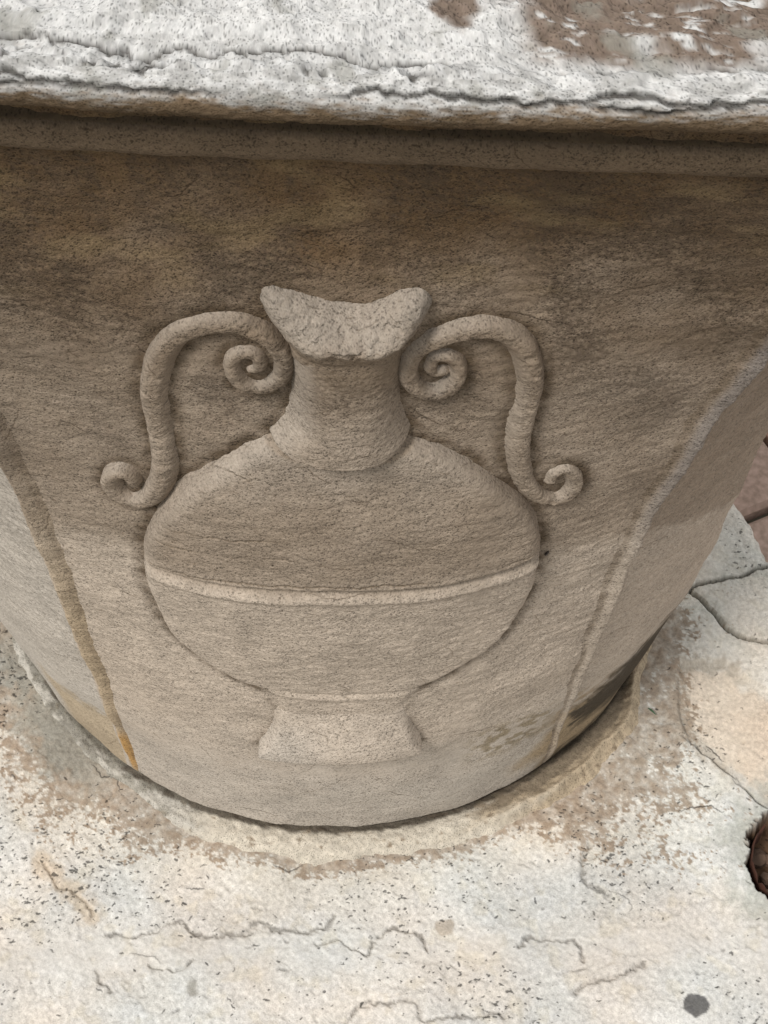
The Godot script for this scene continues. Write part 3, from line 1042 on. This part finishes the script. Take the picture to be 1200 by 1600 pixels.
func make_plinth() -> void:
	var plinth := Node3D.new()
	plinth.name = "stone_plinth"
	add_child(plinth)
	tag(plinth, "pitted white stone plinth of worn slabs under the wellhead", "plinth")
	var outline := PackedVector2Array([Vector2(-0.66, -0.42), Vector2(-0.3, -0.68), Vector2(0.28, -0.68), Vector2(0.40, -0.27), Vector2(0.462, -0.056), Vector2(0.474, -0.024), Vector2(0.481, 0.002), Vector2(0.486, 0.026), Vector2(0.505, 0.040), Vector2(0.60, 0.26), Vector2(0.62, 0.62), Vector2(0.3, 0.85), Vector2(-0.35, 0.85), Vector2(-0.68, 0.5)])
	var joint := smooth_line(pts([330, 30, 368, 62, 385, 71, 394, 77, 412, 102, 426, 124, 443, 133, 466, 139, 520, 146, 640, 150]), false, 3)
	var joint_far := smooth_line(pts([330, 30, 385, 71, 393, 68, 415, 58, 451, 51, 482, 37, 520, 30]), false, 3)
	var patch := smooth_line(pts([365, 168, 379, 162, 414, 161, 433, 177, 457, 197, 500, 230, 490, 330, 435, 335, 407, 302, 384, 280, 364, 253, 358, 223]), true, 3)
	var cracks := []
	for mm in [
		[-227, 457, -199, 459, -169, 447, -153, 447, -140, 460, -125, 463, -113, 458, -94, 456, -79, 449, -60, 457, -26, 457, -7, 443],
		[-23, 472, -4, 465, 8, 473, 20, 483, 30, 470, 43, 458, 61, 457, 76, 468, 81, 481],
		[169, 476, 185, 469, 207, 469, 228, 478, 233, 491], [1, 551, 13, 536, 37, 531, 68, 534, 73, 547, 110, 544, 152, 547],
		[248, 374, 242, 395, 244, 415, 262, 426], [-298, 381, -284, 398, -267, 412, -254, 425, -245, 440], [218, 522, 240, 516, 262, 510, 288, 498],
		[364, 253, 384, 280, 407, 302, 435, 335], [-236, 492, -228, 505, -222, 516], [-186, 490, -170, 494, -152, 489, -143, 484],
	]:
		cracks.append(smooth_line(pts(mm), false, 4))
	var boxes := []
	for cr: PackedVector2Array in cracks:
		var box := Rect2(cr[0], Vector2.ZERO)
		for p in cr:
			box = box.expand(p)
		boxes.append(box.grow(0.014))
	var xs := PackedFloat32Array()
	var x := -0.72
	while x < 0.66:
		xs.append(x)
		x += 0.0014 if x > -0.39 and x < 0.52 else 0.02
	var zs := PackedFloat32Array()
	var z := 0.9
	while z > -0.72:
		zs.append(z)
		z -= 0.0014 if z > -0.08 and z < 0.59 else 0.02
	var w := xs.size()
	var n := zs.size()
	var task := func(j0: int, j1: int) -> Array:
		var v := PackedVector3Array()
		var c := PackedColorArray()
		var uv := PackedVector2Array()
		for j in range(j0, j1):
			var pz := zs[j]
			for i in w:
				var px := xs[i]
				var p := Vector2(px, pz)
				var r := p.length()
				if r < 0.31:
					v.append(Vector3(px, -0.002, pz))
					c.append(Color(0.3, 0.3, 0.3))
					uv.append(p)
					continue
				var n1 := noise_f.get_noise_2d(px * 12.0, pz * 12.0)
				var n2 := noise_f.get_noise_2d(px * 60.0 + 5.0, pz * 60.0)
				var n3 := noise_f.get_noise_2d(px * 28.0 + 40.0, pz * 28.0)
				var h := 0.0032 * noise_a.get_noise_2d(px * 8.0, pz * 8.0) + 0.0011 * n3 + 0.0006 * n2 - 0.002
				var lay := 2.2 * noise_f.get_noise_2d(px * 15.0 + 80.0, pz * 21.0) + 0.30 * n2
				var fall := lay - floorf(lay)
				h += 0.0007 * (floorf(lay) + sstep(0.44, 0.56, fall))
				var col := Color(0.655, 0.645, 0.615)
				# rosy and cream clouds
				col = col.lerp(Color(0.66, 0.62, 0.56), 0.45 * sstep(0.1, 0.45, noise_c.get_noise_2d(px * 9.0 + 33.0, pz * 9.0)))
				col = col.lerp(Color(0.68, 0.678, 0.668), 0.4 * sstep(0.0, 0.4, n3))
				col = col.lerp(Color(0.62, 0.575, 0.47), 0.35 * sstep(0.2, 0.5, noise_c.get_noise_2d(px * 26.0 + 13.0, pz * 26.0)))
				col *= 1.0 + 0.05 * n2
				# raised islands: the nodules of the stone
				var nod := noise_r.get_noise_2d(px * 9.0 + 2.0 + 0.15 * n3, pz * 11.0)
				var vein := sstep(0.80, 0.95, nod + 0.06 * n2) * sstep(-0.2, 0.15, n1)
				h -= 0.0016 * vein
				col = col.lerp(Color(0.27, 0.265, 0.255), 0.6 * vein * sstep(-0.15, 0.15, n2))
				var jag := Vector2(noise_f.get_noise_2d(px * 110.0, pz * 110.0 + 30.0), noise_f.get_noise_2d(px * 110.0 + 60.0, pz * 110.0)) * 0.0028
				jag += Vector2(noise_a.get_noise_2d(px * 35.0, pz * 35.0), noise_a.get_noise_2d(px * 35.0 + 70.0, pz * 35.0)) * 0.0035
				# slab joints
				if px > 0.32:
					var jd := minf(line_dist(p + jag * 0.5, joint), line_dist(p + jag * 0.5, joint_far) if px > 0.37 else 1.0) + 0.0006 * n2
					h -= 0.012 * sstep(0.0032, 0.001, jd)
					h -= 0.0008 * sstep(0.007, 0.002, jd)
					col = col.lerp(Color(0.10, 0.10, 0.09), 0.8 * sstep(0.0032, 0.001, jd))
					col = col.lerp(Color(0.42, 0.44, 0.40), 0.6 * sstep(0.03, 0.006, jd + 0.02 * n1) * sstep(-0.3, 0.2, n2))
					# sunken rosy patch
					var pd := poly_dist(p, patch) + 0.003 * n3
					h -= 0.0060 * sstep(-0.002, 0.003, pd)
					col = col.lerp(Color(0.66, 0.52, 0.39), 0.75 * sstep(0.004, 0.014, pd + 0.01 * n3))
					col = col.lerp(Color(0.25, 0.20, 0.15), 0.8 * sstep(0.013, 0.003, absf(pd - 0.003) + 0.014 * n2) * sstep(0.46, 0.41, px + 0.3 * (pz - 0.2)))
					# the hole at the edge, lined with rust
					var hd := Vector2((px - 0.448) / 0.044, (pz - 0.393) / 0.056).length() + 0.16 * n3 + 0.10 * n2
					h -= 0.055 * sstep(1.02, 0.86, hd)
					col = col.lerp(Color(0.40, 0.41, 0.37), 0.7 * sstep(1.8, 1.05, hd + 0.5 * n1 + 0.4 * n2))
					col = col.lerp(Color(0.17, 0.105, 0.065), sstep(1.04, 0.95, hd))
				# traced cracks of the bedding
				for q in cracks.size():
					if boxes[q].has_point(p):
						var cd := line_dist(p + jag, cracks[q]) + 0.0006 * n2
						h -= 0.0026 * sstep(0.0032, 0.0006, cd)
						col = col.lerp(Color(0.20, 0.19, 0.175), 0.8 * sstep(0.0019, 0.0005, cd) * sstep(-0.25, 0.1, n3 + n2 * 0.5 + 0.1))
						col = col.lerp(Color(0.45, 0.43, 0.40), 0.35 * sstep(0.006, 0.002, cd) * sstep(-0.2, 0.2, n1))
				# brown earth washed round the foot: narrow in front, wide to the right, thin to the left
				if r < 0.62:
					var az := atan2(px, pz)
					var wide := 0.014 + 0.040 * sstep(-0.25, -0.75, az) + 0.085 * sstep(0.4, 0.75, az)
					var hi := noise_f.get_noise_2d(px * 150.0, pz * 190.0)
					var earth := 1.25 - (r - 0.385) / wide * 0.85 + 0.7 * n1 + 0.7 * n2 + 0.8 * hi - 1.1 * sstep(0.355, 0.40, px) * sstep(0.34, 0.27, pz)
					var grain := sstep(0.42, 0.58, earth)
					col = col.lerp(Color(0.68, 0.64, 0.56), 0.5 * sstep(wide + 0.06, wide, r - 0.385 + 0.02 * n1))
					col = col.lerp(Color(0.335, 0.265, 0.20), grain * clampf(0.75 + 0.5 * n2, 0.5, 0.95))
					var wet := sstep(-0.62, -0.8, az) * sstep(-1.4, -1.1, az) * sstep(0.055, 0.01, r - 0.372 + 0.04 * n1 + 0.02 * n2)
					col = col.lerp(Color(0.30, 0.295, 0.26), 0.85 * wet)
				# isolated stains
				col = col.lerp(Color(0.125, 0.12, 0.12), 0.95 * sstep(0.0125, 0.0105, p.distance_to(Vector2(0.333, 0.539)) + 0.003 * n2 + 0.003 * n1))
				col = col.lerp(Color(0.40, 0.355, 0.30), 0.85 * sstep(0.0095, 0.007, Vector2((px - 0.099) * 0.85, pz - 0.457).length() + 0.003 * n2))
				col = col.lerp(Color(0.60, 0.57, 0.51), 0.8 * sstep(0.011, 0.006, p.distance_to(Vector2(0.135, 0.44)) + 0.004 * n2))
				col = col.lerp(Color(0.36, 0.34, 0.30), 0.8 * sstep(0.010, 0.004, p.distance_to(Vector2(-0.145, 0.512)) + 0.006 * n2))
				col = col.lerp(Color(0.55, 0.47, 0.37), 0.75 * sstep(0.016, 0.004, line_dist(p, cracks[5]) + 0.008 * n2) if px < -0.2 and pz > 0.35 else 0.0)
				# rounded outer edge
				if px > 0.38 or px < -0.4 or pz < -0.1 or pz > 0.5:
					var e := poly_dist(p, outline) + 0.004 * n1 + 0.0015 * n2
					if e < 0.016:
						h -= 0.016 - sqrt(maxf(0.0, 0.000256 - (0.016 - e) * (0.016 - e))) if e > 0.0 else 0.016
					if e < 0.0:
						h = -0.155
				v.append(Vector3(px, h, pz))
				c.append(col)
				uv.append(p + Vector2(0.13, 0.07))
		return [v, c, uv]
	var data := rows_in_threads(task, n)
	var v: PackedVector3Array = data[0]
	# sort the cells into the three slabs
	var joint_y := func(line: PackedVector2Array, px: float) -> float:
		return y_at(line, px)
	var whose := PackedByteArray()
	whose.resize(v.size())
	for i in v.size():
		var px := v[i].x
		var pz := v[i].z
		var part := 0
		if px > 0.33:
			if pz < y_at(joint, px):
				part = 1
				if px < 0.385 or pz < y_at(joint_far, px):
					part = 2
		elif pz < 0.03 and px > 0.0:
			part = 2
		var gone := Vector2(px, pz).length() < 0.318 or v[i].y < -0.15
		whose[i] = 9 if gone else part
	for part in 3:
		var keep := PackedByteArray()
		keep.resize(v.size())
		for i in v.size():
			keep[i] = 1 if whose[i] == part else 0
		put("slab", grid_mesh(data, w, n, false, keep), slab_mat, plinth)


# ==================================================================== brick paving beyond the slabs

func make_pavement() -> void:
	var ground := MeshInstance3D.new()
	ground.name = "ground"
	var pm := PlaneMesh.new()
	pm.size = Vector2(60, 60)
	ground.mesh = pm
	var gm := StandardMaterial3D.new()
	gm.resource_name = "mortar_bed"
	gm.albedo_color = Color(0.43, 0.41, 0.36)
	gm.roughness = 0.95
	var nt := NoiseTexture2D.new()
	nt.width = 256
	nt.height = 256
	nt.seamless = true
	var fn := FastNoiseLite.new()
	fn.seed = 5
	fn.frequency = 0.05
	nt.noise = fn
	var ramp := Gradient.new()
	ramp.set_color(0, Color(0.75, 0.75, 0.72))
	ramp.set_color(1, Color(1, 1, 1))
	nt.color_ramp = ramp
	gm.albedo_texture = nt
	gm.uv1_scale = Vector3(150, 150, 1)
	ground.material_override = gm
	ground.position = Vector3(0, -0.158, 0)
	ground.set_meta("kind", "structure")
	ground.set_meta("label", "brick paving around the plinth, laid in rows")
	add_child(ground)
	# bricks, each a bevelled block
	var mesh := brick_mesh(Vector3(0.252, 0.03, 0.122))
	var rng := RandomNumberGenerator.new()
	rng.seed = 9
	var mats := []
	for k in 5:
		var m := StandardMaterial3D.new()
		m.resource_name = "worn_brick"
		m.albedo_color = [Color(0.70, 0.60, 0.55), Color(0.74, 0.60, 0.53), Color(0.68, 0.58, 0.53), Color(0.76, 0.58, 0.50), Color(0.66, 0.56, 0.52)][k]
		m.albedo_texture = nt
		m.uv1_triplanar = true
		m.uv1_scale = Vector3(6, 6, 6)
		m.uv1_offset = Vector3(0.3 * k, 0.1 * k, 0)
		m.roughness = 0.9
		mats.append(m)
	var turn := -0.42
	for row in range(-14, 15):
		for col in range(-7, 8):
			var at := Vector2(col * 0.262 + (0.131 if posmod(row, 2) == 1 else 0.0), row * 0.132).rotated(turn) + Vector2(0.62, -0.1)
			if at.x < 0.30 or at.x > 1.7 or at.y > 1.1 or at.y < -1.3:
				continue
			var b := put("brick", mesh, mats[rng.randi_range(0, 4)], ground)
			b.position = Vector3(at.x, 0.006 + rng.randf_range(-0.003, 0.003), at.y)
			b.rotation = Vector3(rng.randf_range(-0.012, 0.012), -turn + rng.randf_range(-0.02, 0.02), rng.randf_range(-0.012, 0.012))


func brick_mesh(size: Vector3) -> ArrayMesh:
	var st := SurfaceTool.new()
	st.begin(Mesh.PRIMITIVE_TRIANGLES)
	st.set_smooth_group(-1)
	var b := 0.006
	var x := size.x / 2
	var y := size.y / 2
	var z := size.z / 2
	var rings := [[x, -y, z], [x, y - b, z], [x - b, y, z - b]]
	var corner := func(k: int, q: int) -> Vector3:
		var r: Array = rings[k]
		return Vector3(r[0] * [-1, 1, 1, -1][q], r[1], r[2] * [1, 1, -1, -1][q])
	for k in 2:
		for q in 4:
			var p: Vector3 = corner.call(k, q)
			var p2: Vector3 = corner.call(k, (q + 1) % 4)
			var u: Vector3 = corner.call(k + 1, q)
			var u2: Vector3 = corner.call(k + 1, (q + 1) % 4)
			for v in [p, u, p2, p2, u, u2]:
				st.add_vertex(v)
	for v in [0, 3, 1, 1, 3, 2]:
		st.add_vertex(corner.call(2, v))
	st.generate_normals()
	return st.commit()


# ==================================================================== small things

func blade(st: SurfaceTool, at: Vector3, to: Vector3, lift: float, wide: float) -> void:
	# a thin folded leaf that arches from one point to another
	var side := (to - at).cross(Vector3.UP).normalized() * wide
	for k in 6:
		var t := k / 6.0
		var t2 := (k + 1) / 6.0
		var p := at.lerp(to, t) + Vector3.UP * lift * sin(PI * (0.15 + 0.7 * t))
		var q := at.lerp(to, t2) + Vector3.UP * lift * sin(PI * (0.15 + 0.7 * t2))
		var s := side * sin(PI * (0.12 + 0.85 * t))
		var s2 := side * sin(PI * (0.12 + 0.85 * t2))
		var mid := Vector3.DOWN * wide * 0.5
		for v in [p - s, q - s2, p + mid, p + mid, q - s2, q + mid, p + mid, q + mid, p + s, p + s, q + mid, q + s2]:
			st.add_vertex(v)


func lump_mesh(sd: int, size: Vector3) -> ArrayMesh:
	# an irregular broken stone
	var st := SurfaceTool.new()
	st.begin(Mesh.PRIMITIVE_TRIANGLES)
	st.set_smooth_group(-1)
	var at := func(i: int, j: int) -> Vector3:
		var a := TAU * (i % 9) / 9.0
		var b := PI * j / 6.0 - PI / 2
		var d := Vector3(cos(a) * cos(b), sin(b), sin(a) * cos(b))
		return d * size * (1.0 + 0.55 * noise_f.get_noise_3d(d.x * 1.3 + sd * 5.0, d.y * 1.3, d.z * 1.3))
	for j in 6:
		for i in 9:
			for v in [at.call(i, j), at.call(i, j + 1), at.call(i + 1, j), at.call(i + 1, j), at.call(i, j + 1), at.call(i + 1, j + 1)]:
				st.add_vertex(v)
	st.generate_normals()
	return st.commit()


func make_small_things() -> void:
	# a seed husk caught on the wall
	var husk_mat := StandardMaterial3D.new()
	husk_mat.resource_name = "dark_husk"
	husk_mat.albedo_color = Color(0.16, 0.13, 0.11)
	husk_mat.roughness = 0.7
	var husk := put("seed_husk", lump_mesh(2, Vector3(0.0011, 0.0036, 0.0011)), husk_mat, self)
	husk.position = surface_point(0.161, 0.478, 0.001)
	husk.rotation = Vector3(0, 0, -0.35)
	tag(husk, "tiny dark seed husk stuck to the wall right of the amphora's belly", "seed husk")
	# a blade of grass on the slab
	var green := StandardMaterial3D.new()
	green.resource_name = "grass_green"
	green.albedo_color = Color(0.19, 0.30, 0.19)
	green.roughness = 0.6
	green.cull_mode = BaseMaterial3D.CULL_DISABLED
	var st := SurfaceTool.new()
	st.begin(Mesh.PRIMITIVE_TRIANGLES)
	blade(st, Vector3(-0.004, 0, -0.004), Vector3(0.004, 0, 0.005), 0.002, 0.0011)
	st.generate_normals()
	var grass := put("grass_blade", st.commit(), green, self)
	grass.position = Vector3(0.329, 0.001, 0.224)
	tag(grass, "tiny green blade of grass on the brown earth right of the wellhead", "grass blade")
	# what lies in the hole at the edge of the front slab
	var rust := StandardMaterial3D.new()
	rust.resource_name = "rust"
	rust.albedo_color = Color(0.24, 0.13, 0.08)
	rust.roughness = 0.95
	st = SurfaceTool.new()
	st.begin(Mesh.PRIMITIVE_TRIANGLES)
	for k in 20:
		var q := []
		for e in 2:
			var a := lerpf(2.1, 4.2, (k + e) / 20.0)
			var jag := -0.004 + 0.012 * noise_f.get_noise_1d(a * 6.0)
			for edge in [[0.036, -0.046], [0.036, -0.006 + jag], [0.0345, -0.006 + jag], [0.0345, -0.046]]:
				q.append(Vector3(cos(a) * edge[0], edge[1], sin(a) * edge[0] * 1.3))
		for e in 3:
			for v in [q[e], q[e + 1], q[e + 4], q[e + 4], q[e + 1], q[e + 5]]:
				st.add_vertex(v)
	st.generate_normals()
	var iron := put("iron_lining", st.commit(), rust, self)
	iron.position = Vector3(0.448, 0, 0.393)
	tag(iron, "rusty iron strip lining the side of the hole in the white slab", "iron lining")
	var rng := RandomNumberGenerator.new()
	rng.seed = 31
	for k in 9:
		var m := StandardMaterial3D.new()
		m.resource_name = "loose_stone"
		m.albedo_color = Color(0.50, 0.40, 0.33) * rng.randf_range(0.6, 1.15)
		m.albedo_color.a = 1.0
		m.roughness = 0.95
		var r := rng.randf_range(0.006, 0.011)
		var o := put("loose_stone" if k == 0 else "loose_stone_%03d" % k, lump_mesh(10 + k, Vector3(r, r * 0.7, r * 1.1)), m, self)
		o.position = Vector3(0.432 + 0.012 * (k % 3) + rng.randf_range(-0.004, 0.004), -0.050 + 0.004 * (k % 2), 0.372 + 0.021 * (k / 3) + rng.randf_range(-0.004, 0.004))
		o.rotation.y = rng.randf() * TAU
		tag(o, "small brown stone lying in the rusty hole at the slab's edge", "stone", "loose stones in the hole")
